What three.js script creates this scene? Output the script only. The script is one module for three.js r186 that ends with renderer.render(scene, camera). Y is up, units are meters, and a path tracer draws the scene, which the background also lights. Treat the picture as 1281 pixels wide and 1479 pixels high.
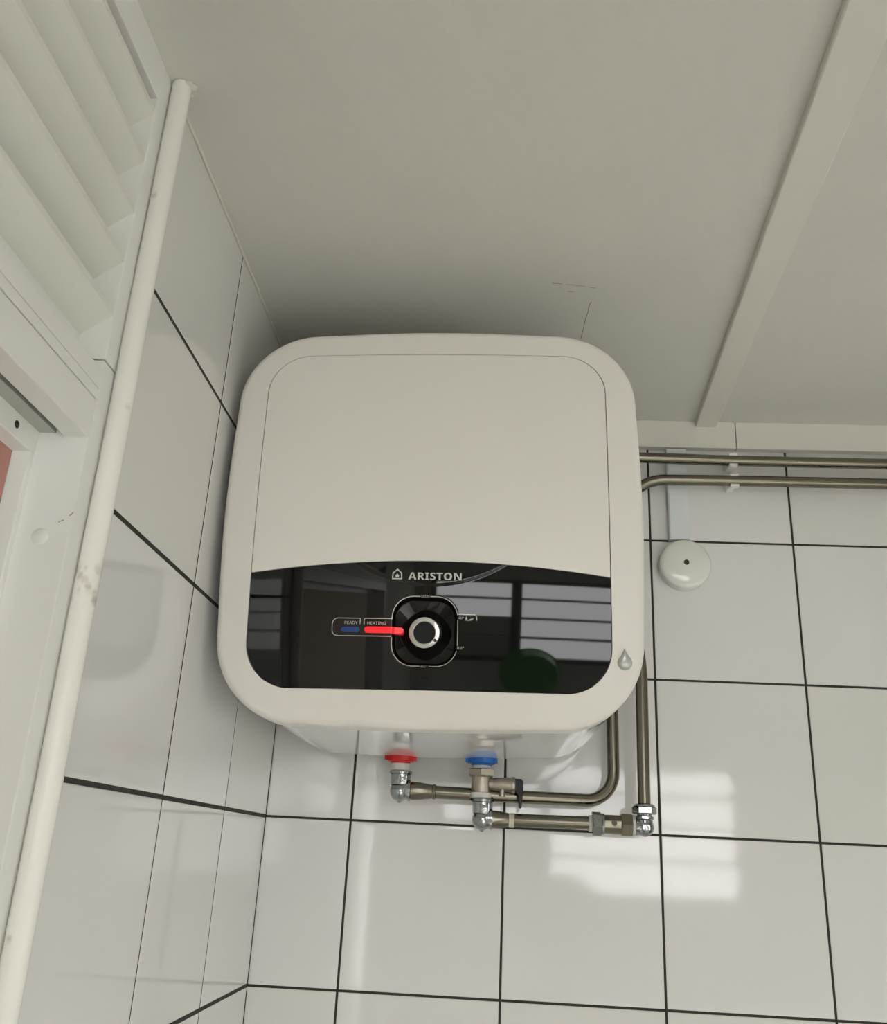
import * as THREE from 'three';
import { mergeGeometries, mergeVertices, toCreasedNormals } from 'three/addons/utils/BufferGeometryUtils.js';
import { RoundedBoxGeometry } from 'three/addons/geometries/RoundedBoxGeometry.js';
import { TextGeometry } from 'three/addons/geometries/TextGeometry.js';
import { FontLoader } from 'three/addons/loaders/FontLoader.js';

// ------------------------------------------------------------------ camera, sky, exposure
const Y0 = 2.1;                                   // height of the uppermost full grout line above the floor
const scene = new THREE.Scene();
const camera = new THREE.PerspectiveCamera(58.55, 1281 / 1479, 0.02, 60);
camera.position.set(0.29846, Y0 - 0.43634, 1.25572);
camera.quaternion.setFromRotationMatrix(new THREE.Matrix4().set(
  0.99765647, -0.02710518, 0.06282425, 0,
  0.04749147, 0.93530638, -0.35063733, 0,
  -0.04925584, 0.35279922, 0.93440172, 0,
  0, 0, 0, 1));
scene.add(camera);

const renderer = new THREE.WebGLRenderer({ antialias: true });
renderer.toneMapping = THREE.LinearToneMapping;
renderer.toneMappingExposure = 1.27;
renderer.shadowMap.enabled = true;

scene.background = new THREE.Color().setRGB(0.99, 0.982, 0.985);   // even, bright overcast sky
scene.backgroundIntensity = 6.0;

// ------------------------------------------------------------------ helpers
let seed = 12345;
const rnd = () => { seed = (seed * 1664525 + 1013904223) >>> 0; return seed / 4294967296; };
const names = new Map();
function numbered(n) { const k = names.get(n) || 0; names.set(n, k + 1); return k ? n + '_' + String(k).padStart(3, '0') : n; }
const V = (x, y, z) => new THREE.Vector3(x, y, z);
const at = (x, y, z) => V(x, y + Y0, z);          // place measured from the uppermost grout line

function mesh(name, geo, mat, parent) {
  const g = Array.isArray(geo) ? mergeGeometries(geo.map((q) => { const c = q.index ? q.toNonIndexed() : q.clone(); for (const a of Object.keys(c.attributes)) if (!['position', 'normal', 'uv'].includes(a)) c.deleteAttribute(a); return c; })) : geo;
  const m = new THREE.Mesh(g, mat);
  m.castShadow = m.receiveShadow = true;
  m.name = parent && parent !== scene ? name : numbered(name);
  (parent || scene).add(m);
  return m;
}
function thing(name, label, category, pos, group) {
  const o = new THREE.Group(); o.name = numbered(name); scene.add(o);
  if (pos) o.position.copy(pos);
  o.userData = { label, category };
  if (group) o.userData.group = group;
  return o;
}
function structure(name, label, category) {
  const o = new THREE.Group(); o.name = name; scene.add(o);
  o.userData = { kind: 'structure', label, category };
  return o;
}
function box(x0, x1, y0, y1, z0, z1, bevel = 0) {   // y from the uppermost grout line
  const w = x1 - x0, h = y1 - y0, d = z1 - z0;
  const g = bevel ? new RoundedBoxGeometry(w, h, d, 2, bevel) : new THREE.BoxGeometry(w, h, d);
  // uv in metres
  const p = g.attributes.position, n = g.attributes.normal, uv = g.attributes.uv;
  for (let i = 0; i < p.count; i++) {
    const X = p.getX(i) + (x0 + x1) / 2, Y = p.getY(i) + (y0 + y1) / 2, Z = p.getZ(i) + (z0 + z1) / 2;
    const ax = Math.abs(n.getX(i)), ay = Math.abs(n.getY(i)), az = Math.abs(n.getZ(i));
    if (ax >= ay && ax >= az) uv.setXY(i, Z, Y); else if (ay >= az) uv.setXY(i, X, Z); else uv.setXY(i, X, Y);
  }
  g.translate((x0 + x1) / 2, (y0 + y1) / 2 + Y0, (z0 + z1) / 2);
  return g;
}
const lathe = (prof, seg = 40) => new THREE.LatheGeometry(prof.map(([r, y]) => new THREE.Vector2(Math.max(r, 1e-5), y)), seg);
// profile given from bottom to top; radius break -> crisp edge by doubling
function turned(prof, seg = 40) { return toCreasedNormals(lathe(prof, seg), 0.6); }
function hex(r, y0, y1, ch = 0.0012) {
  const g = toCreasedNormals(lathe([[0, y0], [r - ch, y0], [r, y0 + ch * 0.7], [r, y1 - ch * 0.7], [r - ch, y1], [0, y1]], 6), 0.2);
  return g;
}
const alongX = (g) => g.rotateZ(-Math.PI / 2);      // +y of a turned profile becomes +x
function tubePath(pts, rads) {
  const path = new THREE.CurvePath();
  let prev = pts[0];
  for (let i = 1; i < pts.length - 1; i++) {
    const a = pts[i].clone().sub(pts[i - 1]).normalize(), b = pts[i + 1].clone().sub(pts[i]).normalize();
    const r = Array.isArray(rads) ? rads[i - 1] : rads;
    const p1 = pts[i].clone().addScaledVector(a, -r), p2 = pts[i].clone().addScaledVector(b, r);
    path.add(new THREE.LineCurve3(prev, p1));
    const k = 0.56 * r;
    path.add(new THREE.CubicBezierCurve3(p1, p1.clone().addScaledVector(a, k), p2.clone().addScaledVector(b, -k), p2));
    prev = p2;
  }
  path.add(new THREE.LineCurve3(prev, pts[pts.length - 1]));
  return path;
}
function tube(pts, r, rads = 0.03, seg = 160, rs = 20) { return new THREE.TubeGeometry(tubePath(pts, rads), seg, r, rs, false); }

// ------------------------------------------------------------------ procedural textures
function waves(size, list, seedv) {                 // seamless noise from random cosines; list of [max frequency, amplitude, count]
  seed = seedv;
  const f = new Float32Array(size * size);
  for (const [fm, amp, n] of list) for (let k = 0; k < n; k++) {
    const fx = Math.round((rnd() * 2 - 1) * fm), fy = Math.round((rnd() * 2 - 1) * fm), ph = rnd() * 6.283, A = amp / Math.sqrt(n);
    const cx = new Float32Array(size), sx = new Float32Array(size);
    for (let x = 0; x < size; x++) { cx[x] = Math.cos(6.2832 * fx * x / size + ph); sx[x] = Math.sin(6.2832 * fx * x / size + ph); }
    for (let y = 0; y < size; y++) { const c = Math.cos(6.2832 * fy * y / size), s = Math.sin(6.2832 * fy * y / size), o = y * size; for (let x = 0; x < size; x++) f[o + x] += A * (cx[x] * c - sx[x] * s); }
  }
  return f;
}
function dataTex(size, fn, srgb) {
  const d = new Uint8Array(size * size * 4);
  for (let i = 0; i < size * size; i++) { const c = fn(i); d[i * 4] = c[0]; d[i * 4 + 1] = c[1]; d[i * 4 + 2] = c[2]; d[i * 4 + 3] = 255; }
  const t = new THREE.DataTexture(d, size, size, THREE.RGBAFormat);
  t.wrapS = t.wrapT = THREE.RepeatWrapping; t.magFilter = THREE.LinearFilter; t.minFilter = THREE.LinearMipmapLinearFilter; t.generateMipmaps = true;
  if (srgb) t.colorSpace = THREE.SRGBColorSpace;
  t.needsUpdate = true; return t;
}
const cl = (v) => Math.max(0, Math.min(255, Math.round(v)));
const wGlaze = waves(256, [[6, 1, 14], [16, 0.35, 16], [60, 0.06, 20]], 7);
const glazeBump = dataTex(256, (i) => { const v = cl(128 + 45 * wGlaze[i]); return [v, v, v]; });
const wPaint = waves(256, [[5, 0.5, 10], [40, 0.4, 24], [110, 0.5, 40]], 21);
const paintBump = dataTex(256, (i) => { const v = cl(128 + 50 * wPaint[i]); return [v, v, v]; });
const paintTone = dataTex(256, (i) => { const v = 216 + 1.2 * wPaint[i]; return [cl(v), cl(v - 1), cl(v - 9)]; }, true);
function rep(t, u, v) { const c = t.clone(); c.repeat.set(u, v); c.needsUpdate = true; return c; }

// ------------------------------------------------------------------ materials
const lin = (hex) => new THREE.Color(hex);
const M = {};
M.tiles = [0xe3e2df, 0xe1e0dc, 0xe4e3e1].map((c, i) => {
  const b = rep(glazeBump, 5.5, 5.5); b.offset.set(i * 0.37, i * 0.21);
  return new THREE.MeshPhysicalMaterial({ color: lin(c), roughness: 0.06, ior: 1.5, bumpMap: b, bumpScale: 0.00004 });
});
M.grout = new THREE.MeshStandardMaterial({ color: lin(0x35332e), roughness: 0.95, bumpMap: rep(paintBump, 20, 20), bumpScale: 0.0006 });
M.masonry = new THREE.MeshStandardMaterial({ color: lin(0xd6d5ce), roughness: 0.9 });
M.ceiling = new THREE.MeshStandardMaterial({ map: rep(paintTone, 1.3, 1.3), roughness: 0.62, bumpMap: rep(paintBump, 3, 3), bumpScale: 0.00006 });
M.trim = new THREE.MeshStandardMaterial({ color: lin(0xdedcd3), roughness: 0.45, bumpMap: rep(paintBump, 4, 4), bumpScale: 0.0002 });
M.frame = new THREE.MeshPhysicalMaterial({ color: lin(0xe8e8e3), roughness: 0.32, ior: 1.45, bumpMap: rep(paintBump, 6, 6), bumpScale: 0.00012 });
M.slat = new THREE.MeshPhysicalMaterial({ color: lin(0xe2e2d9), roughness: 0.38, ior: 1.45, bumpMap: rep(paintBump, 6, 6), bumpScale: 0.00012 });
M.cream = new THREE.MeshPhysicalMaterial({ color: lin(0xeae9de), roughness: 0.25, ior: 1.46, bumpMap: rep(paintBump, 1, 3), bumpScale: 0.00015 });
{ // cream paint with a few brown smears at one height
  const k = document.createElement('canvas'); k.width = 1024; k.height = 64; const c = k.getContext('2d'); c.fillStyle = '#efeee7'; c.fillRect(0, 0, 1024, 64); seed = 63;
  for (let i = 0; i < 46; i++) { const u = 0.8005 + (rnd() - 0.5) * 0.012 + (i % 9 ? 0 : (rnd() - 0.5) * 0.3), v = rnd() * 64, r = 0.6 + rnd() * 2.2; c.fillStyle = 'rgba(120,98,70,' + (0.06 + rnd() * 0.2) + ')'; c.beginPath(); c.ellipse(u * 1024, v, r * 0.5, r * 1.6, 0, 0, 7); c.fill(); }
  const t = new THREE.CanvasTexture(k); t.colorSpace = THREE.SRGBColorSpace; t.wrapS = t.wrapT = THREE.RepeatWrapping; M.cream.map = t; M.cream.color.set(0xffffff);
}
M.caulk = new THREE.MeshStandardMaterial({ color: lin(0xdedcd0), roughness: 0.7 });
M.aluminium = new THREE.MeshStandardMaterial({ color: lin(0xb9bcb5), roughness: 0.45, metalness: 0.5 });
M.darkMetal = new THREE.MeshStandardMaterial({ color: lin(0x4a463e), roughness: 0.4, metalness: 0.8 });
M.shell = new THREE.MeshPhysicalMaterial({ color: lin(0xe8e5de), roughness: 0.36, ior: 1.46 });
M.body = new THREE.MeshPhysicalMaterial({ color: lin(0xe4e4e3), roughness: 0.01, ior: 1.8 });
M.blackGloss = new THREE.MeshPhysicalMaterial({ color: lin(0x101110), roughness: 0.05, ior: 1.5 });
M.silver = new THREE.MeshStandardMaterial({ color: lin(0xc9c8c2), roughness: 0.28, metalness: 0.85 });
M.drop = new THREE.MeshPhysicalMaterial({ color: lin(0xb4b4b0), roughness: 0.3, metalness: 0.3, clearcoat: 1, clearcoatRoughness: 0.05 });
M.dialFace = new THREE.MeshPhysicalMaterial({ color: lin(0x0c0c0c), roughness: 0.3, specularIntensity: 0.45 });
M.red = new THREE.MeshPhysicalMaterial({ color: lin(0xc3161d), roughness: 0.35 });
M.blue = new THREE.MeshPhysicalMaterial({ color: lin(0x0f62b4), roughness: 0.35 });
M.tape = new THREE.MeshStandardMaterial({ color: lin(0xe9e8e4), roughness: 0.7, bumpMap: rep(paintBump, 3, 8), bumpScale: 0.0006 });
M.zinc = new THREE.MeshStandardMaterial({ color: lin(0x9ea2a4), roughness: 0.09, metalness: 1, bumpMap: rep(glazeBump, 3, 2), bumpScale: 0.00012 });
M.nickel = new THREE.MeshStandardMaterial({ color: lin(0xaca598), roughness: 0.38, metalness: 1, bumpMap: rep(paintBump, 2, 2), bumpScale: 0.0001 });
M.steel = new THREE.MeshStandardMaterial({ color: lin(0x7d786b), roughness: 0.25, metalness: 1 });
M.bronze = new THREE.MeshStandardMaterial({ color: lin(0x858070), roughness: 0.3, metalness: 1, bumpMap: rep(glazeBump, 2, 2), bumpScale: 0.0003 });
M.black = new THREE.MeshStandardMaterial({ color: lin(0x161615), roughness: 0.22 });
M.whitePlastic = new THREE.MeshPhysicalMaterial({ color: lin(0xe4e4dd), roughness: 0.04, ior: 1.5 });
M.trunk = new THREE.MeshPhysicalMaterial({ color: lin(0xdee3e4), roughness: 0.4 });
M.clip = new THREE.MeshPhysicalMaterial({ color: lin(0xeceae6), roughness: 0.4 });
M.redWall = new THREE.MeshStandardMaterial({ color: lin(0x6c4537), roughness: 0.9, bumpMap: rep(paintBump, 2, 2), bumpScale: 0.001 });
M.passage = new THREE.MeshStandardMaterial({ color: lin(0x665c4f), roughness: 0.9, bumpMap: rep(paintBump, 2, 2), bumpScale: 0.001 });
M.eave = new THREE.MeshStandardMaterial({ color: lin(0x6f604c), roughness: 0.9 });
M.floor = new THREE.MeshStandardMaterial({ color: lin(0xc6c5be), roughness: 0.5, bumpMap: rep(paintBump, 2, 2), bumpScale: 0.0003 });
M.ground = new THREE.MeshStandardMaterial({ color: lin(0xb4b3ab), roughness: 0.95, bumpMap: rep(paintBump, 1, 1), bumpScale: 0.002 });
M.plaster = new THREE.MeshStandardMaterial({ color: lin(0xe0e0da), roughness: 0.7, bumpMap: rep(paintBump, 2, 2), bumpScale: 0.0004 });
M.greenPlastic = new THREE.MeshPhysicalMaterial({ color: lin(0x6cc968), roughness: 0.4, transmission: 0.3, thickness: 0 });

// ------------------------------------------------------------------ the room
const CEIL = 0.1856, FLOOR = -Y0, XR = 2.4, ZF = 2.6;

// tiles: one bevelled pillow-edged geometry per size
const tileCache = new Map();
function tileGeo(w, h) {
  const key = w.toFixed(4) + 'x' + h.toFixed(4);
  if (tileCache.has(key)) return tileCache.get(key);
  const rings = [[0, -0.007], [0, -0.0007], [0.0007, -0.00012], [0.004, 0]];   // inset, depth
  const pos = [], uv = [], idx = [];
  const corner = (inset, d) => [[inset, inset, d], [w - inset, inset, d], [w - inset, h - inset, d], [inset, h - inset, d]];
  for (let r = 0; r < rings.length - 1; r++) {
    const A = corner(...rings[r]), B = corner(...rings[r + 1]);
    for (let k = 0; k < 4; k++) { const q = [A[k], A[(k + 1) % 4], B[(k + 1) % 4], B[k]], o = pos.length / 3; for (const p of q) { pos.push(...p); uv.push(p[0], p[1]); } idx.push(o, o + 1, o + 2, o, o + 2, o + 3); }
  }
  const o = pos.length / 3; for (const p of corner(...rings[3])) { pos.push(...p); uv.push(p[0], p[1]); } idx.push(o, o + 1, o + 2, o, o + 2, o + 3);
  const g = new THREE.BufferGeometry(); g.setAttribute('position', new THREE.Float32BufferAttribute(pos, 3)); g.setAttribute('uv', new THREE.Float32BufferAttribute(uv, 2)); g.setIndex(idx);
  const ng = g.toNonIndexed(); ng.computeVertexNormals();
  tileCache.set(key, ng); return ng;
}
const PITCH = 0.2006, XG = 0.1127;
const rowEdges = [[0, 0.1871]]; for (let y = 0; y > FLOOR; y -= 0.2) rowEdges.push([Math.max(y - 0.2, FLOOR), y]);
seed = 4;
{ // back wall
  const w = structure('wall_back', 'white glazed tile wall with dark joints behind the water heater', 'wall');
  mesh('masonry', box(-0.1, XR + 0.1, FLOOR, CEIL + 0.1, -0.1, -0.006), M.masonry, w);
  mesh('grout_bed', box(0, XR, FLOOR, CEIL, -0.006, -0.0008), M.grout, w);
  const xe = [[0, XG]]; for (let x = XG; x < XR - 0.01; x += PITCH) xe.push([x, Math.min(x + PITCH, XR)]);
  for (const [x0, x1] of xe) for (const [y0, y1] of rowEdges) {
    const g = 0.0015, t = mesh('tile', tileGeo(x1 - x0 - (x0 ? 2 * g : g), y1 - y0 - 2 * g), M.tiles[Math.floor(rnd() * 3)], w);
    t.position.copy(at(x0 + (x0 ? g : 0), y0 + g, 0));
    t.rotation.set((rnd() - 0.5) * 0.0012, (rnd() - 0.5) * 0.0012, 0);
  }
}
const ZS = 0.640, ZJ = 0.6715;       // edge of the tiles, face of the door frame's jamb
{ // left wall
  const w = structure('wall_left', 'white glazed tile wall left of the water heater', 'wall');
  mesh('masonry', box(-0.05, -0.006, FLOOR, CEIL + 0.1, -0.006, ZS), M.masonry, w);
  mesh('grout_bed', box(-0.006, -0.0005, FLOOR, CEIL, -0.006, ZS - 0.003), M.grout, w);
  for (const [z0, z1] of [[0, 0.198], [0.198, 0.404], [0.404, 0.6125], [0.6125, ZS - 0.001]]) for (const [y0, y1] of rowEdges) {
    const gh = 0.0019, gv = 0.0014, t = mesh('tile', tileGeo(z1 - z0 - 2 * gv, y1 - y0 - 2 * gh), M.tiles[Math.floor(rnd() * 3)], w);
    t.rotation.order = 'YXZ'; t.rotation.set((rnd() - 0.5) * 0.0012, Math.PI / 2 + (rnd() - 0.5) * 0.0012, 0);
    t.position.copy(at(0, y0 + gh, z1 - gv));
  }
  mesh('plaster', box(-0.06, 0, FLOOR, CEIL + 0.1, 1.62, ZF + 0.1), M.plaster, w);
}
{ // ceiling with its marks
  const c = structure('ceiling', 'off-white painted board ceiling above the water heater', 'ceiling');
  mesh('ceiling_board', box(-0.1, XR + 0.1, CEIL, CEIL + 0.1, -0.1, ZF + 0.1), M.ceiling, c);
  const sc = new THREE.MeshStandardMaterial({ color: lin(0x8d8a7c), roughness: 0.9 });
  const mark = (pts, r) => mesh('scuff_mark', new THREE.TubeGeometry(new THREE.CatmullRomCurve3(pts.map(([x, z]) => at(x, CEIL + r * 0.4, z))), 24, r, 5), sc, c);
  mark([[0.3985, 0.322], [0.3968, 0.312], [0.3969, 0.3], [0.3957, 0.288], [0.395, 0.266], [0.3938, 0.24]], 0.0006);
  mark([[0.3498, 0.3587], [0.357, 0.3583], [0.3618, 0.3576]], 0.0005);
  mark([[0.3660, 0.3568], [0.376, 0.3552], [0.389, 0.353]], 0.00035);
  mark([[0.3945, 0.3508], [0.4006, 0.3501]], 0.0005);
  mark([[0.3693, 0.3427], [0.3757, 0.3424]], 0.0006);
  // bead of sealant where ceiling and left wall meet
  const bp = []; seed = 31; for (let i = 0; i <= 60; i++) bp.push(at(0.0012 + (rnd() - 0.5) * 0.0008, CEIL - 0.0008 + (rnd() - 0.5) * 0.0006, 0.004 + i * 0.0105));
  mesh('sealant_bead', new THREE.TubeGeometry(new THREE.CatmullRomCurve3(bp), 200, 0.0017, 7), M.caulk, c);
}
{ // strip between ceiling and back wall, two boards
  const t = structure('trim_1', 'white strip along the top of the back wall in two boards', 'trim');
  mesh('board', box(0, 0.6413, 0.1425, CEIL, -0.0008, 0.012, 0.0008), M.trim, t);
  mesh('board', box(0.6424, XR, 0.1425, CEIL, -0.0008, 0.012, 0.0008), M.trim, t);
}
{ // batten across the ceiling
  const t = structure('trim_2', 'white batten running across the ceiling to the back wall', 'trim');
  const L = [[0.5838, 0.006], [0.5473, 0.7374], [0.4555, ZF]], R = [[0.6142, 0.006], [0.5895, 0.7012], [0.502, ZF]];
  const pos = [], q = (a, b, c, d) => pos.push(...a, ...b, ...c, ...a, ...c, ...d);
  const yb = 0.1762 + Y0, yt = CEIL + Y0 + 0.001, b = 0.0012;
  for (let i = 0; i < 2; i++) {
    const [l0, l1, r0, r1] = [L[i], L[i + 1], R[i], R[i + 1]];
    const pt = (p, y, dx) => [p[0] + dx, y, p[1]];
    q(pt(l0, yb, b), pt(r0, yb, -b), pt(r1, yb, -b), pt(l1, yb, b));
    q(pt(l0, yb + b, 0), pt(l0, yb, b), pt(l1, yb, b), pt(l1, yb + b, 0));
    q(pt(r0, yb, -b), pt(r0, yb + b, 0), pt(r1, yb + b, 0), pt(r1, yb, -b));
    q(pt(l0, yt, 0), pt(l0, yb + b, 0), pt(l1, yb + b, 0), pt(l1, yt, 0));
    q(pt(r0, yb + b, 0), pt(r0, yt, 0), pt(r1, yt, 0), pt(r1, yb + b, 0));
  }
  const l = L[0], r = R[0]; q([l[0], yt, l[1]], [r[0], yt, r[1]], [r[0], yb, r[1]], [l[0], yb, l[1]]);
  const g = new THREE.BufferGeometry(); g.setAttribute('position', new THREE.Float32BufferAttribute(pos, 3));
  g.setAttribute('uv', new THREE.Float32BufferAttribute(pos.flatMap((v, i) => (i % 3 === 0 ? [v, pos[i + 2]] : [])), 2)); g.computeVertexNormals();
  const mt = M.trim.clone(); mt.side = THREE.DoubleSide;
  mesh('batten', g, mt, t);
}
{ const f = structure('floor', 'pale floor of the washroom', 'floor'); mesh('floor_slab', box(-0.1, XR + 0.1, FLOOR - 0.1, FLOOR, -0.1, ZF + 0.1), M.floor, f); }

// door opening in the left wall with its frame, and the louvred transom above
const ZE = 1.60;                     // far jamb
{
  const d = structure('door_1', 'white door frame with header board in the left wall', 'door');
  mesh('jamb', box(-0.0513, 0.0002, FLOOR, -0.1035, ZS, ZJ, 0.0007), M.frame, d);
  mesh('door_stop', box(-0.0513, -0.0375, FLOOR, -0.1805, ZJ - 0.001, ZJ + 0.0055, 0.0012), M.frame, d);
  mesh('jamb', box(-0.0513, 0.0002, FLOOR, -0.1035, ZE, ZE + 0.02, 0.0007), M.frame, d);
  mesh('header_board', box(-0.0175, 0.0002, -0.1672, -0.1366, ZJ, ZE, 0.0008), M.frame, d);
  mesh('header_bead', box(-0.03, 0.0008, -0.1360, -0.1278, ZJ - 0.004, ZE, 0.0008), M.frame, d);
  mesh('door_track', box(-0.037, -0.0245, -0.1642, -0.1372, ZJ, ZE, 0.0005), M.aluminium, d);
  const hs = mesh('header_stop', box(-0.0513, -0.0371, -0.1815, -0.110, ZJ, ZE, 0.001), M.frame, d);
  const s = mesh('screw_head', new THREE.SphereGeometry(0.0032, 16, 8, 0, 6.283, 0, 1.2).rotateZ(-Math.PI / 2), M.darkMetal, hs); s.scale.x = 0.6; s.position.copy(at(-0.0378, -0.1722, 0.7015));
  const sm = new THREE.MeshStandardMaterial({ color: lin(0x8c8a7d), roughness: 0.8 });
  mesh('scuff_mark', new THREE.TubeGeometry(new THREE.CatmullRomCurve3([at(-0.0022, -0.2275, ZJ), at(-0.0008, -0.2262, ZJ), at(0.0, -0.2248, ZJ)]), 12, 0.0004, 5), sm, d);
  mesh('scuff_mark', new THREE.TubeGeometry(new THREE.CatmullRomCurve3([at(-0.0090, -0.2325, ZJ + 0.0002), at(-0.0055, -0.2305, ZJ + 0.0002)]), 8, 0.0003, 5), sm, d);
  const cap = mesh('screw_cap', lathe([[0, 0.0019], [0.003, 0.0017], [0.0052, 0.001], [0.0063, 0]].reverse(), 28).rotateX(Math.PI / 2), M.frame, d); cap.position.copy(at(-0.0202, -0.2432, ZJ - 0.0001));
}
{
  const w = structure('window_1', 'white louvred transom with sloping slats above the door', 'window');
  mesh('stile', box(-0.06, 0.0002, -0.1018, CEIL, ZS, 0.6705, 0.0007), M.frame, w);
  mesh('stile', box(-0.06, 0.0002, -0.1018, CEIL, ZE, ZE + 0.02, 0.0007), M.frame, w);
  mesh('top_rail', box(-0.06, 0.0002, 0.1487, CEIL, 0.6705, ZE, 0.0006), M.frame, w);
  mesh('bottom_rail', [box(-0.06, 0.0002, -0.1270, -0.1120, 0.6705, ZE, 0.0008), box(-0.06, -0.0235, -0.1145, -0.0800, 0.6705, ZE, 0.0008)], M.frame, w);
  for (const y of [0.1325, 0.0822, 0.0312, -0.0158, -0.0643]) {
    const s = new THREE.Shape(); const dx = 0.062, dy = 0.047, t = 0.0056;
    s.moveTo(0, 0); s.lineTo(0, t); s.lineTo(-dx, -dy + t); s.lineTo(-dx, -dy); s.closePath();
    const g = new THREE.ExtrudeGeometry(s, { depth: ZE - 0.6705 + 0.002, bevelEnabled: true, bevelSize: 0.0006, bevelThickness: 0.0001, bevelOffset: -0.0006, bevelSegments: 1, steps: 1 });
    g.translate(-0.0008, y + Y0, 0.6700);
    mesh('slat', g, M.slat, w);
  }
}
{ // walls behind and to the right of the photographer, with their windows
  const f = structure('wall_front', 'plastered wall behind the photographer', 'wall');
  const W0 = 0.08, W1 = 1.29, H0 = -0.58, H1 = -0.05, L0 = 0.55, L1 = 2.2, LT = -1.1;   // window, and a wide low opening to the yard
  mesh('wall_panel', [box(-0.1, W0, FLOOR, CEIL, ZF, ZF + 0.1), box(L1, XR + 0.1, FLOOR, CEIL, ZF, ZF + 0.1), box(W0, W1, LT, H0, ZF, ZF + 0.1), box(W0, W1, H1, CEIL, ZF, ZF + 0.1), box(W1, L1, LT, CEIL, ZF, ZF + 0.1), box(W0, L0, FLOOR, LT, ZF, ZF + 0.1)], M.plaster, f);
  const w = structure('window_2', 'louvred window behind the photographer', 'window');
  mesh('window_frame', [box(W0, W1, H0, H0 + 0.025, ZF + 0.02, ZF + 0.08), box(W0, W1, H1 - 0.025, H1, ZF + 0.02, ZF + 0.08), box(W0, W0 + 0.025, H0 + 0.025, H1 - 0.025, ZF + 0.02, ZF + 0.08), box(W1 - 0.025, W1, H0 + 0.025, H1 - 0.025, ZF + 0.02, ZF + 0.08)], M.darkMetal, w);
  mesh('mullion', box(0.485, 0.535, H0 + 0.025, H1 - 0.025, ZF + 0.02, ZF + 0.08), M.darkMetal, w);
  for (const y of [-0.175, -0.3, -0.425]) { mesh('glazing_bar', box(0.535, W1 - 0.025, y - 0.008, y + 0.008, ZF + 0.03, ZF + 0.06), M.aluminium, w); mesh('glazing_bar', box(W0 + 0.025, 0.485, y - 0.008, y + 0.008, ZF + 0.03, ZF + 0.06), M.aluminium, w); }
  mesh('frosted_pane', box(W0 + 0.025, 0.485, H0 + 0.025, -0.308, ZF + 0.064, ZF + 0.070), new THREE.MeshPhysicalMaterial({ color: lin(0xb4b4ac), roughness: 1, transmission: 0.5, thickness: 0, ior: 1.2 }), w);
  const r = structure('wall_right', 'plastered wall on the right of the washroom', 'wall');
  const Z0 = 0.9, Z1 = 1.9, R0 = -1.5, R1 = -0.5;
  mesh('wall_panel', [box(XR, XR + 0.1, FLOOR, CEIL, -0.1, Z0), box(XR, XR + 0.1, FLOOR, CEIL, Z1, ZF), box(XR, XR + 0.1, FLOOR, R0, Z0, Z1), box(XR, XR + 0.1, R1, CEIL, Z0, Z1)], M.plaster, r);
  const l = structure('door_2', 'wide low opening to the yard under the window', 'opening');
  mesh('lintel_board', box(L0, L1, LT - 0.03, LT, ZF + 0.01, ZF + 0.09), M.frame, l);
  mesh('side_board', box(L0, L0 + 0.03, FLOOR, LT - 0.03, ZF + 0.01, ZF + 0.09), M.frame, l);
  mesh('side_board', box(L1 - 0.03, L1, FLOOR, LT - 0.03, ZF + 0.01, ZF + 0.09), M.frame, l);
  const x = structure('window_3', 'open window in the right wall', 'window');
  mesh('window_frame', [box(XR + 0.02, XR + 0.07, R0, R0 + 0.04, Z0, Z1), box(XR + 0.02, XR + 0.07, R1 - 0.04, R1, Z0, Z1), box(XR + 0.02, XR + 0.07, R0 + 0.04, R1 - 0.04, Z0, Z0 + 0.04), box(XR + 0.02, XR + 0.07, R0 + 0.04, R1 - 0.04, Z1 - 0.04, Z1)], M.aluminium, x);
  mesh('mullion', box(XR + 0.02, XR + 0.07, R0 + 0.04, R1 - 0.04, 1.38, 1.42), M.aluminium, x);
}
{ // outside
  const g = structure('ground', 'concrete ground outside', 'ground'); mesh('ground_slab', [box(-12, -0.1, FLOOR - 0.2, FLOOR - 0.02, -10, 12), box(XR + 0.1, 12, FLOOR - 0.2, FLOOR - 0.02, -10, 12), box(-0.1, XR + 0.1, FLOOR - 0.2, FLOOR - 0.02, ZF + 0.1, 12)], M.ground, g);
  const o = structure('wall_outside', 'salmon red partition wall seen through the door opening', 'wall'); mesh('rendered_wall', box(-0.55, -0.45, FLOOR - 0.02, 0.25, -1.2, 0.6), M.redWall, o);
  const o2 = structure('wall_passage', 'dull grey wall along the passage outside the door', 'wall'); mesh('rendered_wall', box(-1.15, -1.05, FLOOR - 0.02, 0.25, -1.2, 9), M.passage, o2);
  const e = structure('trim_3', 'brown eave over the passage outside the door', 'trim'); mesh('eave_board', box(-1.15, -0.1, 0.25, 0.29, -1.2, 9), M.eave, e);
}
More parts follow.
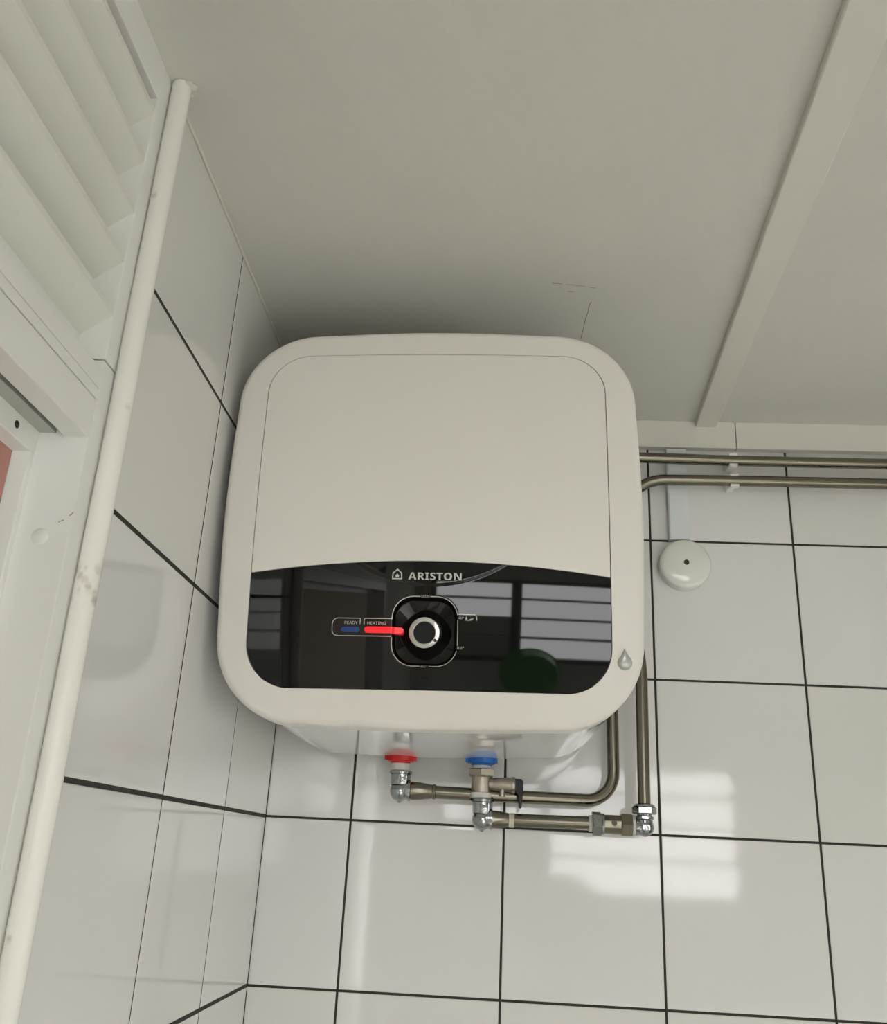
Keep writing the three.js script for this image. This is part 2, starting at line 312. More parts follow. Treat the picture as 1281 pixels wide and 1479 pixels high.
{ // cream pipe in the joint of tiles and frame
  const t = thing('wall_pipe', 'cream painted upright pipe between the tiles and the white door frame', 'pipe', at(0.0082, FLOOR, 0.6475));
  const pts = []; seed = 77; for (let i = 0; i <= 30; i++) { const y = (CEIL - FLOOR) * i / 30; pts.push(V((rnd() - 0.5) * 0.0006, y, (rnd() - 0.5) * 0.0006)); }
  pts[30].y -= 0.0005;
  mesh('tube', new THREE.TubeGeometry(new THREE.CatmullRomCurve3(pts), 90, 0.0085, 24), M.cream, t);
  seed = 15;
  const blobs = []; for (let i = 0; i < 7; i++) { const a = -0.6 + i * 0.55, s = 0.0022 + rnd() * 0.002; const b = new THREE.SphereGeometry(s, 10, 8); b.scale(1.5, 0.8, 1); b.translate(Math.cos(a) * 0.009, CEIL - FLOOR - 0.0018, -Math.sin(a) * 0.009); blobs.push(b); }
  mesh('filler', blobs, M.caulk, t);
}

// ------------------------------------------------------------------ water heater
const HX = 0.2265, HY = -0.1105, HZ = 0.042;
const zf = (X, Y) => 0.383 + 0.07 * Y - 0.35 * Y * Y - 0.175 * X * X - HZ;      // domed, leaning front face
const heater = thing('water_heater', 'white rounded square water heater with black control panel on the tiled wall', 'water heater', at(HX, HY, HZ));
heater.rotation.z = 0.0175;
function outline(w, top, bot, r, crown = 0, nc = 18, ns = 22) {                 // closed loop, anticlockwise from the right side
  const pts = [];
  const arc = (cx, cy, a0) => { for (let i = 0; i < nc; i++) { const a = a0 + (Math.PI / 2) * i / nc; pts.push([cx + r * Math.cos(a), cy + r * Math.sin(a)]); } };
  const side = (x0, y0, x1, y1) => { for (let i = 0; i < ns; i++) { const s = i / ns; const c = crown * Math.pow(4 * s * (1 - s), 1.5); const nx = y1 - y0, ny = x0 - x1, l = Math.hypot(nx, ny); pts.push([x0 + (x1 - x0) * s + nx / l * c, y0 + (y1 - y0) * s + ny / l * c]); } };
  side(w, bot + r, w, top - r); arc(w - r, top - r, 0);
  side(w - r, top, -w + r, top); arc(-w + r, top - r, Math.PI / 2);
  side(-w, top - r, -w, bot + r); arc(-w + r, bot + r, Math.PI);
  side(-w + r, bot, w - r, bot); arc(w - r, bot + r, Math.PI * 1.5);
  return pts;
}
function loft(loops, cap) {                                                   // loops of [x,y,z] with equal counts
  const n = loops[0].length, pos = [], uv = [], idx = [];
  loops.forEach((L, j) => { for (let i = 0; i <= n; i++) { const p = L[i % n]; pos.push(...p); uv.push(p[0], p[1]); } });
  for (let j = 0; j < loops.length - 1; j++) for (let i = 0; i < n; i++) { const a = j * (n + 1) + i, b = a + 1, c = a + n + 1, d = c + 1; idx.push(a, b, d, a, d, c); }
  if (cap) { const o = pos.length / 3, L = loops[loops.length - 1]; let c = [0, 0, 0]; for (const p of L) { c[0] += p[0] / n; c[1] += p[1] / n; c[2] += p[2] / n; } pos.push(...c); uv.push(c[0], c[1]); const b = (loops.length - 1) * (n + 1); for (let i = 0; i < n; i++) idx.push(b + i, b + i + 1, o); }
  const g = new THREE.BufferGeometry(); g.setAttribute('position', new THREE.Float32BufferAttribute(pos, 3)); g.setAttribute('uv', new THREE.Float32BufferAttribute(uv, 2)); g.setIndex(idx); g.computeVertexNormals();
  return g;
}
{ // white front frame ring
  const W = 0.2147, T = 0.2135, B = -0.2098, R = 0.083;
  const inner = outline(0.1825, 0.1850, -0.1767, 0.045);
  const off = (d) => outline(W - d, T - d, B + d, R - d, 0.0028);
  const f = (L, dz) => L.map(([x, y]) => [x, y, zf(x, y) + dz]);
  const mid = (a, b, s) => a.map((p, i) => [p[0] + (b[i][0] - p[0]) * s, p[1] + (b[i][1] - p[1]) * s]);
  const rr = 0.007, o = off(rr), loops = [];
  loops.push(f(inner, -0.0155), f(inner, -0.0003), f(inner, -0.0002), f(mid(inner, o, 0.006), 0), f(mid(inner, o, 0.012), 0));
  for (const s of [0.2, 0.4, 0.6, 0.8, 1]) loops.push(f(mid(inner, o, s), 0));
  for (let k = 1; k <= 10; k++) { const a = Math.PI / 2 * k / 10; loops.push(f(off(rr * (1 - Math.sin(a))), -rr * (1 - Math.cos(a)))); }
  loops.push(f(off(0.0001), -0.016), f(off(0.0002), -0.028), f(off(0.0002), -0.0335), f(off(0.0004), -0.0342), f(off(0.0010), -0.0346), f(off(0.0022), -0.0347), f(off(0.006), -0.0347));
  mesh('front_frame', loft(loops.reverse()), M.shell, heater);
}
{ // tank housing behind it
  const W = 0.2132, T = 0.212, B = -0.2085, R = 0.084, off = (d) => outline(W - d, T - d, B + d, R - d, 0.0028);
  const L = [], ring = (d, z) => L.push(off(d).map(([x, y]) => [x, y, z === 'f' ? zf(x, y) - 0.03 : z === 'g' ? zf(x, y) - 0.031 : z]));
  ring(0.012, 0); ring(0.006, 0.0012); ring(0.0025, 0.004); ring(0.0006, 0.008); for (const z of [0.014, 0.0145, 0.015, 0.06, 0.12, 0.18, 0.24]) ring(0, z); ring(0, 'g'); ring(0, 'f'); ring(0.02, 'f');
  const capBack = loft([off(0.012).map(([x, y]) => [x, y, 0])].map((q) => q).concat([off(0.1).map(([x, y]) => [x, y, 0])]), true);
  mesh('tank_housing', [loft(L), capBack], M.body, heater);
  for (const y of [0.13, -0.11]) mesh('wall_bracket', new RoundedBoxGeometry(0.26, 0.04, HZ + 0.003, 2, 0.003).translate(0, y, -HZ / 2 + 0.0015), M.aluminium, heater);
}
// plates on the front: columns of quads between a lower and an upper edge
function plate(xs, lo, hi, rows, height, skirt = 0.003) {
  const pos = [], uv = [], idx = [], nr = rows + 1;
  xs.forEach((x, i) => { const a = lo(x), b = hi(x); for (let j = 0; j < nr; j++) { const y = a + (b - a) * j / rows; pos.push(x, y, height(x, y)); uv.push((x + 0.19) / 0.38, (y + 0.185) / 0.145); } });
  for (let i = 0; i < xs.length - 1; i++) for (let j = 0; j < rows; j++) { const a = i * nr + j, b = a + nr; idx.push(a, b, b + 1, a, b + 1, a + 1); }
  const g = new THREE.BufferGeometry(); g.setAttribute('position', new THREE.Float32BufferAttribute(pos, 3)); g.setAttribute('uv', new THREE.Float32BufferAttribute(uv, 2)); g.setIndex(idx); g.computeVertexNormals();
  if (!skirt) return g;
  const loop = []; const N = xs.length;
  for (let i = 0; i < N; i++) loop.push(i * nr); for (let j = 1; j < nr; j++) loop.push((N - 1) * nr + j); for (let i = N - 2; i >= 0; i--) loop.push(i * nr + rows); for (let j = rows - 1; j > 0; j--) loop.push(j);
  const sp = [], su = [], si = []; loop.concat(loop[0]).forEach((k) => { const x = pos[k * 3], y = pos[k * 3 + 1], z = pos[k * 3 + 2]; sp.push(x, y, z, x, y, z - skirt); su.push(uv[k * 2], uv[k * 2 + 1], uv[k * 2], uv[k * 2 + 1]); });
  for (let i = 0; i < loop.length; i++) { const a = i * 2; si.push(a + 1, a + 3, a + 2, a + 1, a + 2, a); }
  const s = new THREE.BufferGeometry(); s.setAttribute('position', new THREE.Float32BufferAttribute(sp, 3)); s.setAttribute('uv', new THREE.Float32BufferAttribute(su, 2)); s.setIndex(si); s.computeVertexNormals();
  return mergeGeometries([g.toNonIndexed(), s.toNonIndexed()]);
}
function columns(w, r, n, nc) { const xs = []; for (let i = 0; i <= nc; i++) xs.push(-(w - r) - r * Math.cos(Math.PI / 2 * i / nc)); for (let i = 1; i < n; i++) xs.push(-(w - r) + 2 * (w - r) * i / n); for (let i = 0; i <= nc; i++) xs.push((w - r) + r * Math.sin(Math.PI / 2 * i / nc)); return xs; }
const cornerY = (x, w, r) => { const d = Math.abs(x) - (w - r); return d <= 0 ? 0 : r - Math.sqrt(Math.max(0, r * r - d * d)); };
const arcY = (x) => -0.0502 - 0.0125 * (x / 0.182) * (x / 0.182);
const PW = 0.1817, PR = 0.0443;
mesh('chassis', plate(columns(0.186, 0.05, 30, 10), (x) => -0.18 + cornerY(x, 0.186, 0.05), (x) => 0.188 - cornerY(x, 0.186, 0.05), 30, (x, y) => zf(x, y) - 0.016, 0), M.shell, heater);
mesh('upper_cover', plate(columns(PW, PR, 60, 16), (x) => arcY(x) + 0.0004, (x) => 0.1842 - cornerY(x, PW, PR), 40, (x, y) => zf(x, y), 0.0155), M.shell, heater);
// dial recess and raised badge field in the black panel
const DX = -0.0025, DY = -0.1197, DW = 0.0327, DH = 0.034, DR = 0.021, DD = 0.012;
const sst = (a, b, v) => { const t = Math.max(0, Math.min(1, (v - a) / (b - a))); return t * t * (3 - 2 * t); };
function dish(x, y) {
  const qx = Math.abs(x - DX) - (DW - DR), qy = Math.abs(y - DY) - (DH - DR);
  const sd = Math.hypot(Math.max(qx, 0), Math.max(qy, 0)) + Math.min(Math.max(qx, qy), 0) - DR;
  if (sd >= 0) return 0;
  const rim = Math.max(0, Math.hypot(x - DX, y - DY) - 0.0158), u = -sd / (-sd + rim);
  return DD * (0.35 * sst(0, 0.16, u) + 0.65 * Math.min(1, u * 1.04));
}
const smileY = (x) => -0.0752 + 0.0240 * Math.pow((x - 0.002) / 0.079, 2);
const zPanel = (x, y) => zf(x, y) - dish(x, y) + 0.0007 * sst(0, 0.0018, y - smileY(x));

// print on the panel
const cw = 2048, ch = 782, sc = cw / 0.38, cv = document.createElement('canvas'); cv.width = cw; cv.height = ch;
{
  const c = cv.getContext('2d'), px = (x) => (x + 0.19) * sc, py = (y) => (-0.04 - y) * sc;
  c.fillStyle = '#121312'; c.fillRect(0, 0, cw, ch);
  const ink = '#c9cbc6'; c.strokeStyle = ink; c.fillStyle = ink; c.lineJoin = 'round';
  const text = (s, x0, x1, yb, h, font) => { c.save(); c.font = font + ' 100px sans-serif'; const w = c.measureText(s).width; c.translate(px(x0), py(yb)); c.scale((x1 - x0) * sc / w, h * sc / 72); c.fillText(s, 0, 0); c.restore(); };
  // maker's name in wide capitals and the house sign
  text('ARISTON', -0.0204, 0.0344, -0.0691, 0.0072, 'bold');
  c.lineWidth = 0.0012 * sc; c.beginPath(); c.moveTo(px(-0.0362), py(-0.0684)); c.lineTo(px(-0.0358), py(-0.0628)); c.lineTo(px(-0.0314), py(-0.0589)); c.lineTo(px(-0.0272), py(-0.0628)); c.lineTo(px(-0.0270), py(-0.0684)); c.closePath(); c.stroke();
  c.beginPath(); c.moveTo(px(-0.0333), py(-0.0670)); c.lineTo(px(-0.0333), py(-0.0650)); c.lineTo(px(-0.0315), py(-0.0632)); c.lineTo(px(-0.0297), py(-0.0650)); c.lineTo(px(-0.0297), py(-0.0670)); c.closePath(); c.fill();
  // frame round the dial
  c.lineWidth = 0.00085 * sc;
  const L = DX - DW, R = DX + DW, T = DY + DH, B = DY - DH, r = DR;
  c.beginPath(); c.roundRect(px(L), py(T), (R - L) * sc, (T - B) * sc, r * sc); c.stroke();
  c.fillStyle = '#121312';
  c.fillRect(px(L) - 8, py(-0.1088), 16, (0.1262 - 0.1088) * sc);                 // gap where the lamps enter
  c.fillRect(px(DX - 0.0050), py(T) - 10, 0.0098 * sc, 20); c.fillRect(px(DX - 0.0038), py(B) - 12, 0.0084 * sc, 24);
  c.fillRect(px(R) - 8, py(-0.1035), 16, 0.0048 * sc); c.fillRect(px(R) - 8, py(-0.1336), 16, 0.0050 * sc);
  c.fillStyle = ink;
  text('MIN', DX - 0.0044, DX + 0.0042, T - 0.0011, 0.0026, 'normal'); text('80°', DX - 0.0032, DX + 0.004, B - 0.0013, 0.0027, 'normal');
  text('60°', R - 0.0004, R + 0.0070, -0.1368, 0.0027, 'normal'); text('40°', R + 0.0003, R + 0.0062, -0.1076, 0.0025, 'normal');
  c.beginPath(); c.moveTo(px(R), py(-0.1029)); c.lineTo(px(R + 0.0165), py(-0.1029)); c.quadraticCurveTo(px(R + 0.019), py(-0.1029), px(R + 0.0188), py(-0.1085)); c.stroke();
  // eco sign: thermometer over an open hand-like leaf
  c.beginPath(); c.arc(px(R + 0.0085), py(-0.1068), 0.0011 * sc, 0, 7); c.fill(); c.fillRect(px(R + 0.0085) - 3, py(-0.1049), 6, 0.0016 * sc);
  c.beginPath(); c.moveTo(px(R + 0.0100), py(-0.1083)); c.quadraticCurveTo(px(R + 0.0128), py(-0.1091), px(R + 0.0164), py(-0.1061)); c.quadraticCurveTo(px(R + 0.0130), py(-0.1066), px(R + 0.0100), py(-0.1083)); c.fill();
  c.lineWidth = 0.0004 * sc; c.beginPath(); c.moveTo(px(R + 0.0070), py(-0.1083)); c.quadraticCurveTo(px(R + 0.011), py(-0.1100), px(R + 0.0150), py(-0.1077)); c.stroke();
  // frames of the two lamps
  c.lineWidth = 0.0007 * sc;
  c.beginPath(); c.moveTo(px(-0.0672), py(-0.1140)); c.lineTo(px(-0.0672), py(-0.1082)); c.lineTo(px(-0.0885), py(-0.1080)); c.quadraticCurveTo(px(-0.0953), py(-0.1080), px(-0.0953), py(-0.1150)); c.lineTo(px(-0.0953), py(-0.1192)); c.quadraticCurveTo(px(-0.0953), py(-0.1254), px(-0.0885), py(-0.1254)); c.lineTo(px(L), py(-0.1254)); c.stroke();
  c.beginPath(); c.moveTo(px(-0.0632), py(-0.1140)); c.lineTo(px(-0.0632), py(-0.1095)); c.quadraticCurveTo(px(-0.0632), py(-0.1081), px(-0.0615), py(-0.1081)); c.lineTo(px(L), py(-0.1081)); c.stroke();
  text('READY', -0.0834, -0.0698, -0.1141, 0.0028, 'normal'); text('HEATING', -0.0606, -0.0410, -0.1142, 0.0028, 'normal');
}
const print = new THREE.CanvasTexture(cv); print.colorSpace = THREE.SRGBColorSpace; print.anisotropy = 8;
M.panel = new THREE.MeshPhysicalMaterial({ map: print, roughness: 0.03, ior: 1.42 });
const panel = mesh('control_panel', plate(columns(PW, 0.0449, 300, 24), (x) => -0.1758 + cornerY(x, PW, 0.0449), (x) => arcY(x) - 0.0004, 116, zPanel, 0.0155), M.panel, heater);
panel.userData.label = 'glossy black control panel with white print';
// lamps: capsule-shaped lenses that follow the panel
function lens(x0, x1, yc, h, mat, name, label) {
  const n = 40, r = h / 2, xs = []; for (let i = 0; i <= n; i++) { const t = i / n; xs.push(x0 + (x1 - x0) * (0.5 - 0.5 * Math.cos(Math.PI * t))); }
  const half = (x) => { const d = Math.max(x0 + r - x, x - (x1 - r), 0); return Math.max(1e-5, Math.sqrt(Math.max(0, r * r - d * d))); };
  const m = mesh(name, plate(xs, (x) => yc - half(x), (x) => yc + half(x), 8, (x, y) => zf(x, y) - 0.3 * dish(x, y) + 0.0009, 0.012), mat, panel); m.userData.label = label; return m;
}
lens(-0.0862, -0.0672, -0.1193, 0.0052, new THREE.MeshPhysicalMaterial({ color: lin(0x1b3f86), roughness: 0.25 }), 'indicator_lamp', 'unlit blue indicator under READY');
lens(-0.0628, -0.0236, -0.1193, 0.0062, new THREE.MeshPhysicalMaterial({ color: lin(0xd8202c), roughness: 0.3, emissive: new THREE.Color(0xff1828), emissiveIntensity: 0.3 }), 'indicator_lamp', 'lit red indicator under HEATING');
{ const glow = new THREE.PointLight(0xff2030, 0.0006, 0.2); glow.position.set(-0.043, -0.1193, zf(-0.043, -0.1193) + 0.004); glow.castShadow = true; heater.add(glow); glow.name = 'indicator_glow'; }
{ // dial
  const z0 = zf(DX, DY) - DD, k = new THREE.Group(); k.name = 'dial'; heater.add(k); k.position.set(DX, DY, z0 - 0.0005); k.rotation.x = 0.1535 - 0.3; k.rotation.x = -0.01 + 0.16;
  const up = (g) => g.rotateX(Math.PI / 2);
  mesh('dial_skirt', up(turned([[0.0156, 0], [0.0151, 0.0140]], 48)), M.blackGloss, k);
  mesh('dial_ring', up(turned([[0.0152, 0.0138], [0.0153, 0.0154], [0.0148, 0.0160], [0.0116, 0.0164], [0.0109, 0.0158], [0.0108, 0.0142]], 56)), M.silver, k);
  mesh('dial_face', up(turned([[0.0109, 0.0148], [0.006, 0.0146], [0, 0.0145]], 48)), M.dialFace, k);
  const a = -0.60; mesh('dial_pointer', up(turned([[0.0016, 0.0158], [0.0016, 0.0166], [0, 0.0166]], 20)).translate(Math.cos(a) * 0.0133, Math.sin(a) * 0.0133, 0), M.black, k);
}
{ // small dark mark under the dial
  const h = (x, y) => zPanel(x, y) + 0.0004, xs = (a, b) => Array.from({ length: 5 }, (_, i) => a + (b - a) * i / 4);
  mesh('sensor_mark', [plate(xs(-0.0058, 0.0032), () => -0.1641, () => -0.1617, 2, h, 0.0006), plate(xs(-0.0048, -0.0022), () => -0.1658, () => -0.1641, 2, h, 0.0006), plate(xs(-0.0005, 0.0022), () => -0.1661, () => -0.1641, 2, h, 0.0006)], new THREE.MeshStandardMaterial({ color: lin(0x050505), roughness: 0.9 }), panel);
}
{ // drop emblem on the frame
  const X = 0.1945, Yc = -0.1453, R = 0.0072, tip = 0.0136;    // round foot, pointed top
  const xs = []; for (let i = 0; i <= 28; i++) xs.push(X - R * Math.cos(Math.PI * i / 28));
  const lo = (x) => Yc - Math.sqrt(Math.max(1e-10, R * R - (x - X) ** 2));
  const hi = (x) => { const u = Math.min(1, Math.abs(x - X) / R); return Yc + Math.max(R * Math.sqrt(1 - u * u), tip * (1 - u)); };
  const g = plate(xs, lo, hi, 14, (x, y) => { const a = lo(x), b = hi(x), s = (y - a) / Math.max(b - a, 1e-6), u = (x - X) / R; return zf(x, y) + 0.0004 + 0.0030 * Math.sqrt(Math.max(0, (1 - u * u) * 4 * s * (1 - s))); }, 0.0006);
  const m = mesh('drop_emblem', g, M.drop, heater); m.userData.label = 'raised silver water drop emblem';
}
// unions screwed under the heater (in heater space)
const FZ = 0.058;
function inHeater(x, y) { const c = Math.cos(0.0175), s = Math.sin(0.0175), dx = x - HX, dy = y - HY; return V(c * dx + s * dy, -s * dx + c * dy, FZ - HZ); }
function union(x, yTop, mat, label, tapeBottom, name) {
  const o = new THREE.Group(); o.name = 'pipe_union'; o.userData.label = label; heater.add(o); o.position.copy(inHeater(x, yTop)); o.rotation.z = -0.0175;
  mesh('collar', [turned([[0.012, -0.0102], [0.0128, -0.0098], [0.0128, -0.0080], [0.0172, -0.0076], [0.0177, -0.007], [0.0177, -0.0002], [0.0177, 0.001]], 48)], mat, o);
  for (let k = 0; k < 2; k++) mesh('grip_lug', new RoundedBoxGeometry(0.006, 0.0062, 0.014, 2, 0.001).translate((k ? 1 : -1) * 0.0172, -0.0035, 0), mat, o);
  mesh('sealing_tape', turned([[0.0104, tapeBottom], [0.0118, tapeBottom + 0.001], [0.0122, -0.0135], [0.0117, -0.0105], [0.011, -0.009]], 32), M.tape, o);
}
union(0.1795, -0.3205, M.red, 'red plastic union on the hot outlet', -0.0195);
union(0.2825, -0.3188, M.blue, 'blue plastic union on the cold inlet', -0.0155);

// ------------------------------------------------------------------ fittings and pipes
const group = 'galvanised elbows under the water heater';
function elbow(label, x, yTop, yAxis, legX) {
  const o = thing('elbow_fitting', label, 'pipe elbow', at(x, yAxis, FZ));
  const h = yTop - yAxis;
  mesh('elbow_body', [turned([[0.0108, h - 0.004], [0.0128, h - 0.005], [0.0124, 0.009], [0.0118, 0.007]], 40), new THREE.SphereGeometry(0.0126, 32, 24), alongX(turned([[0.0115, 0], [0.0117, legX - 0.003], [0.0128, legX - 0.0028], [0.0128, legX], [0.008, legX]], 36)).translate(0, 0.001, 0)], M.zinc, o);
  mesh('elbow_rim', turned([[0.0125, h - 0.0048], [0.0143, h - 0.0042], [0.0146, h - 0.002], [0.014, h - 0.0006], [0.0105, h]], 40), M.zinc, o);
  mesh('elbow_knob', turned([[0, -0.0146], [0.0014, -0.0143], [0.0032, -0.0125], [0.005, -0.0112]], 20), M.zinc, o);
  return o;
}
elbow('galvanised elbow under the red union', 0.1807, -0.3392, -0.3640, 0.0135);
elbow('galvanised elbow under the white tape of the safety valve', 0.2853, -0.3684, -0.3936, 0.0125);
{ // hot pipe
  const o = thing('steel_pipe', 'steel pipe from under the red union, ending as the lower of two top wall pipes', 'pipe', at(0.1942, -0.3640, FZ));
  const b = o.position, p = (x, y, z) => at(x, y, z).sub(b);
  mesh('tube', tube([p(0.1945, -0.3632, FZ), p(0.30, -0.3640, 0.052), p(0.4515, -0.3635, 0.032), p(0.4515, 0.040, 0.024), p(0.5140, 0.0822, 0.029), p(0.62, 0.0832, 0.03), p(XR, 0.0885, 0.03)], 0.0078, [0.02, 0.036, 0.02, 0.016, 0.02], 420, 22), M.steel, o);
  mesh('compression_sleeve', alongX(turned([[0.0080, 0], [0.0112, 0.0006], [0.0106, 0.012], [0.0084, 0.0275], [0.0092, 0.0285], [0.0092, 0.0315], [0.0082, 0.032]], 30)).translate(0, 0.0008, 0), M.steel, o);
}
{ // safety valve
  const o = thing('safety_valve', 'nickel safety valve with black lever under the blue union', 'valve', at(0.2828, -0.3615, FZ));
  mesh('hex_nut', hex(0.0178, 0.0195, 0.0285), M.nickel, o);
  const vb = mesh('valve_body', turned([[0.0105, -0.002], [0.0122, 0], [0.0124, 0.004], [0.0124, 0.018], [0.0138, 0.0196], [0.0138, 0.0202]], 40), M.nickel, o);
  mesh('side_port', alongX(turned([[0.0074, 0.008], [0.0076, 0.016], [0.0084, 0.019], [0.0088, 0.038], [0.0098, 0.0385], [0.0098, 0.0425], [0.009, 0.043], [0, 0.043]], 32)).translate(0, 0.0107, 0), M.nickel, o);
  mesh('vent_stub', turned([[0, -0.0046], [0.0036, -0.0044], [0.0038, -0.002], [0.0032, -0.0018], [0.0032, 0.006]], 20).translate(0.0265, 0.0008, 0.003), M.nickel, o);
  const ar = new THREE.Shape(); ar.moveTo(-0.0011, 0); ar.lineTo(0.0011, 0); ar.lineTo(0.0011, 0.0065); ar.lineTo(0.0024, 0.0065); ar.lineTo(0, 0.0105); ar.lineTo(-0.0024, 0.0065); ar.lineTo(-0.0011, 0.0065); ar.closePath();
  mesh('arrow_mark', new THREE.ExtrudeGeometry(ar, { depth: 0.0006, bevelEnabled: true, bevelSize: 0.0002, bevelThickness: 0.0002, bevelSegments: 1 }).translate(0, 0.004, 0.0122), M.nickel, vb);
  const lv = new THREE.Shape(); lv.moveTo(0, 0.018); lv.lineTo(0.0075, 0.0178); lv.quadraticCurveTo(0.0098, 0.0165, 0.0096, 0.012); lv.lineTo(0.0088, -0.004); lv.lineTo(0.0078, -0.0145); lv.quadraticCurveTo(0.0066, -0.0165, 0.0056, -0.0145); lv.lineTo(0.0046, 0.000); lv.lineTo(0.001, 0.003); lv.closePath();
  mesh('lever', new THREE.ExtrudeGeometry(lv, { depth: 0.011, bevelEnabled: true, bevelSize: 0.0008, bevelThickness: 0.0008, bevelSegments: 2 }).translate(0.0425, -0.0005, -0.0055), M.dialFace, o);
  mesh('sealing_tape', turned([[0.0110, -0.0072], [0.0132, -0.0065], [0.0136, -0.003], [0.0130, -0.0005], [0.011, 0]], 32), M.tape, o);
}
{ // short cold pipe
  const o = thing('steel_pipe', 'short level steel pipe between the safety valve elbow and the bronze check valve', 'pipe', at(0.2965, -0.3928, FZ));
  mesh('tube', tube([V(0, 0, 0), V(0.06, 0.0004, 0), V(0.1225, 0.0010, 0)], 0.0080, 0.01, 60, 24), M.steel, o);
  mesh('compression_sleeve', alongX(turned([[0.0082, 0], [0.0108, 0.0006], [0.0102, 0.010], [0.0084, 0.021]], 30)), M.steel, o);
  mesh('clear_tape', alongX(turned([[0.0082, 0.022], [0.0087, 0.0224], [0.0087, 0.0283], [0.0082, 0.0287]], 30)), new THREE.MeshPhysicalMaterial({ color: lin(0xc9c4b4), roughness: 0.45 }), o);
}
{ // check valve
  const o = thing('check_valve', 'dark bronze check valve with hexagon nut left of the corner elbow', 'valve', at(0.4165, -0.3920, FZ));
  mesh('sealing_tape', alongX(turned([[0.0082, 0], [0.0096, 0.0004], [0.0098, 0.004], [0.0082, 0.0045]], 28)), M.tape, o);
  const nut = mesh('hex_nut', alongX(hex(0.0146, 0.0042, 0.0160)), M.zinc, o); nut.rotation.x = 0.26;
  mesh('nut_rim', alongX(turned([[0.0118, 0.0155], [0.0128, 0.0162], [0.0128, 0.0185], [0.011, 0.019]], 30)), M.zinc, o);
  const b = mesh('valve_body', [alongX(turned([[0.0100, 0.018], [0.0112, 0.0186], [0.0112, 0.039], [0.0125, 0.0405]], 40)), alongX(hex(0.0148, 0.040, 0.0530))], M.bronze, o);
  mesh('end_plug', turned([[0.0034, 0], [0.0034, 0.0009], [0.0022, 0.001], [0.0021, 0.0004], [0, 0.0004]], 24).rotateX(Math.PI / 2).translate(0.0305, 0.0015, 0.0110), M.darkMetal, b);
  mesh('sealing_tape', alongX(turned([[0.0100, 0.0528], [0.0124, 0.0532], [0.0122, 0.0565], [0.0098, 0.057]], 28)), M.tape, o);
}
const font = await new FontLoader().loadAsync('fonts/droid/droid_sans_bold.typeface.json');
{ // corner elbow
  const o = thing('elbow_fitting', 'zinc corner elbow with a letter mark at the foot of the upright pipe', 'pipe elbow', at(0.4852, -0.3934, FZ));
  mesh('elbow_body', [alongX(turned([[0.0095, -0.0125], [0.0108, -0.012], [0.0098, -0.006], [0.0098, 0.001]], 32)), new THREE.SphereGeometry(0.0112, 32, 22), turned([[0.0098, 0], [0.0098, 0.008], [0.0112, 0.0095], [0.0112, 0.0125], [0.0092, 0.0135], [0.0092, 0.0155]], 32)], M.zinc, o);
  const nut = mesh('hex_nut', hex(0.0150, 0.0150, 0.0245, 0.002), M.zinc, o); nut.rotation.y = 0.45;
  mesh('nut_collar', turned([[0.0132, 0.0240], [0.0128, 0.0262], [0.0102, 0.0275], [0.0082, 0.0278]], 32), M.zinc, o);
  mesh('letter_mark', new TextGeometry('m', { font, size: 0.0075, depth: 0.0006, curveSegments: 3, bevelEnabled: false }).translate(-0.0045, -0.0032, 0.0110), M.zinc, o);
}
{ // cold riser and top pipe
  const o = thing('steel_pipe', 'upright steel pipe from the corner elbow, becoming the upper of two top wall pipes', 'pipe', at(0.4853, -0.3700, FZ));
  const b = o.position, p = (x, y, z) => at(x, y, z).sub(b);
  mesh('tube', tube([p(0.4853, -0.3720, FZ), p(0.4866, -0.19, 0.057), p(0.462, -0.06, 0.056), p(0.4615, 0.1146, 0.034), p(0.62, 0.1147, 0.03), p(XR, 0.1155, 0.03)], 0.0078, [0.02, 0.02, 0.024, 0.02], 420, 22), M.steel, o);
}
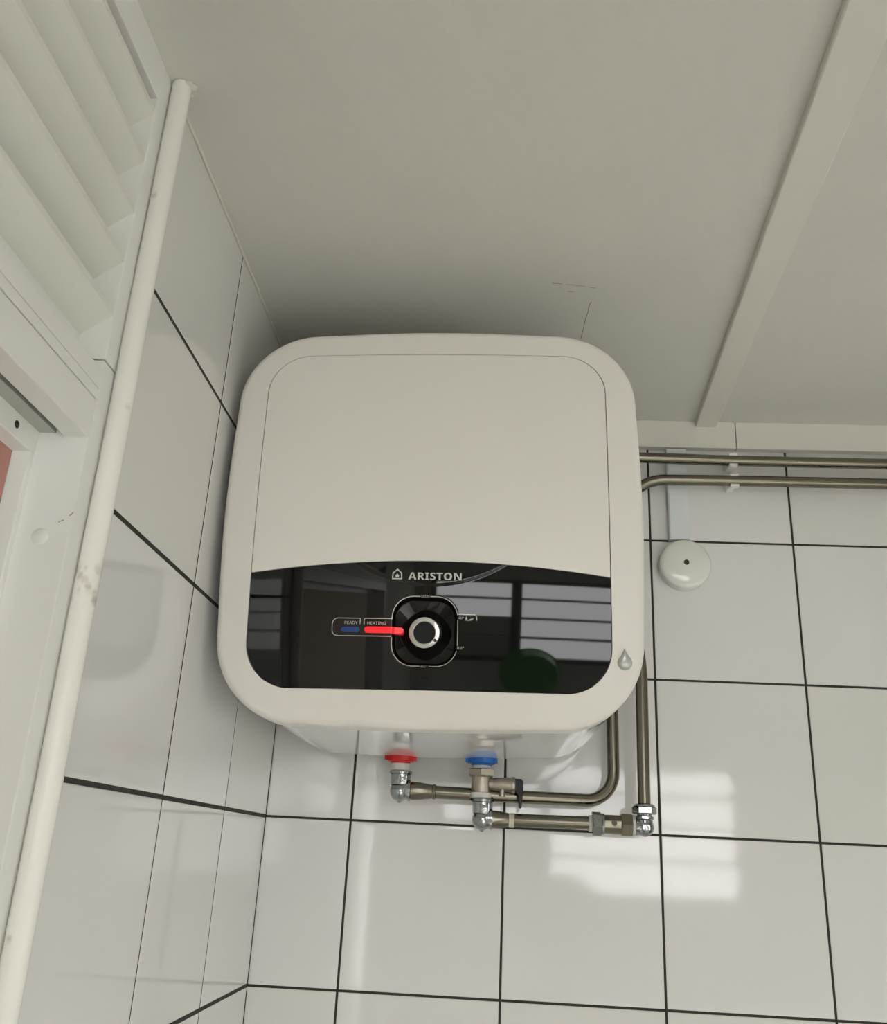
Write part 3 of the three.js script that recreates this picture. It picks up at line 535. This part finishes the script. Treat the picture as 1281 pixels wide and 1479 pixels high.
{ // clips
  for (const [y, label] of [[0.1147, 'small white pipe clip on the upper of the two wall pipes'], [0.0833, 'small white pipe clip on the lower of the two wall pipes']]) {
    const o = thing('pipe_clip', label, 'pipe clip', at(0.6295, y, 0), 'white pipe clips on the back wall');
    mesh('clip_base', new RoundedBoxGeometry(0.010, 0.012, 0.0205, 2, 0.001).translate(0, 0, 0.01025), M.clip, o);
    const s = new THREE.Shape(); s.absarc(0, 0, 0.0104, 0.95, Math.PI * 2 - 0.95); s.absarc(0, 0, 0.0080, Math.PI * 2 - 0.95, 0.95, true);
    mesh('clip_jaw', new THREE.ExtrudeGeometry(s, { depth: 0.011, bevelEnabled: true, bevelSize: 0.0003, bevelThickness: 0.0004, bevelSegments: 1, curveSegments: 24 }).rotateY(-Math.PI / 2).translate(0.0055, 0, 0.03), M.clip, o);
  }
}
{ // round box and its trunking
  const o = thing('junction_box', 'round white junction box cover with a centre screw on the tiles', 'junction box', at(0.5582, -0.0395, 0));
  const up = (g) => g.rotateX(Math.PI / 2);
  mesh('box_base', up(turned([[0.0352, 0], [0.0354, 0.0110], [0.0346, 0.0118]], 64)), M.whitePlastic, o);
  const c = mesh('cover', up(mergeVertices(lathe([[0.0340, 0.0116], [0.0352, 0.0119], [0.03555, 0.0128], [0.03555, 0.0165], [0.0353, 0.0180], [0.0346, 0.0192], [0.0330, 0.0204], [0.0300, 0.0216], [0.0260, 0.0227], [0.0200, 0.0239], [0.0130, 0.0248], [0.006, 0.0252], [0, 0.0253]], 72))), M.whitePlastic, o);
  mesh('screw_head', up(turned([[0.0038, 0.0245], [0.0038, 0.0257], [0.0030, 0.0261], [0.0026, 0.0255], [0, 0.0255]], 24)), M.darkMetal, c);
  const t = thing('cable_trunking', 'narrow pale blue-white trunking rising from the round box behind the pipes', 'trunking', at(0.5535, -0.002, 0));
  mesh('duct', new RoundedBoxGeometry(0.0290, 0.1425, 0.012, 2, 0.001).translate(0, 0.0712, 0.0061), M.trunk, t);
  mesh('lid', new RoundedBoxGeometry(0.0262, 0.1405, 0.0016, 2, 0.0006).translate(0, 0.0702, 0.0125), M.trunk, t);
}
{ // green basin hung behind the photographer, seen only as a reflection
  const o = thing('plastic_basin', 'round green plastic basin hung on the wall under the window', 'basin', at(0.585, -0.645, ZF - 0.002));
  const g = turned([[0, 0.105], [0.11, 0.105], [0.125, 0.098], [0.148, 0.01], [0.158, 0.004], [0.158, 0.0], [0.146, 0.002], [0.118, 0.09], [0, 0.098]], 48);
  mesh('bowl', g.rotateX(-Math.PI / 2), M.greenPlastic, o);
}
renderer.render(scene, camera);
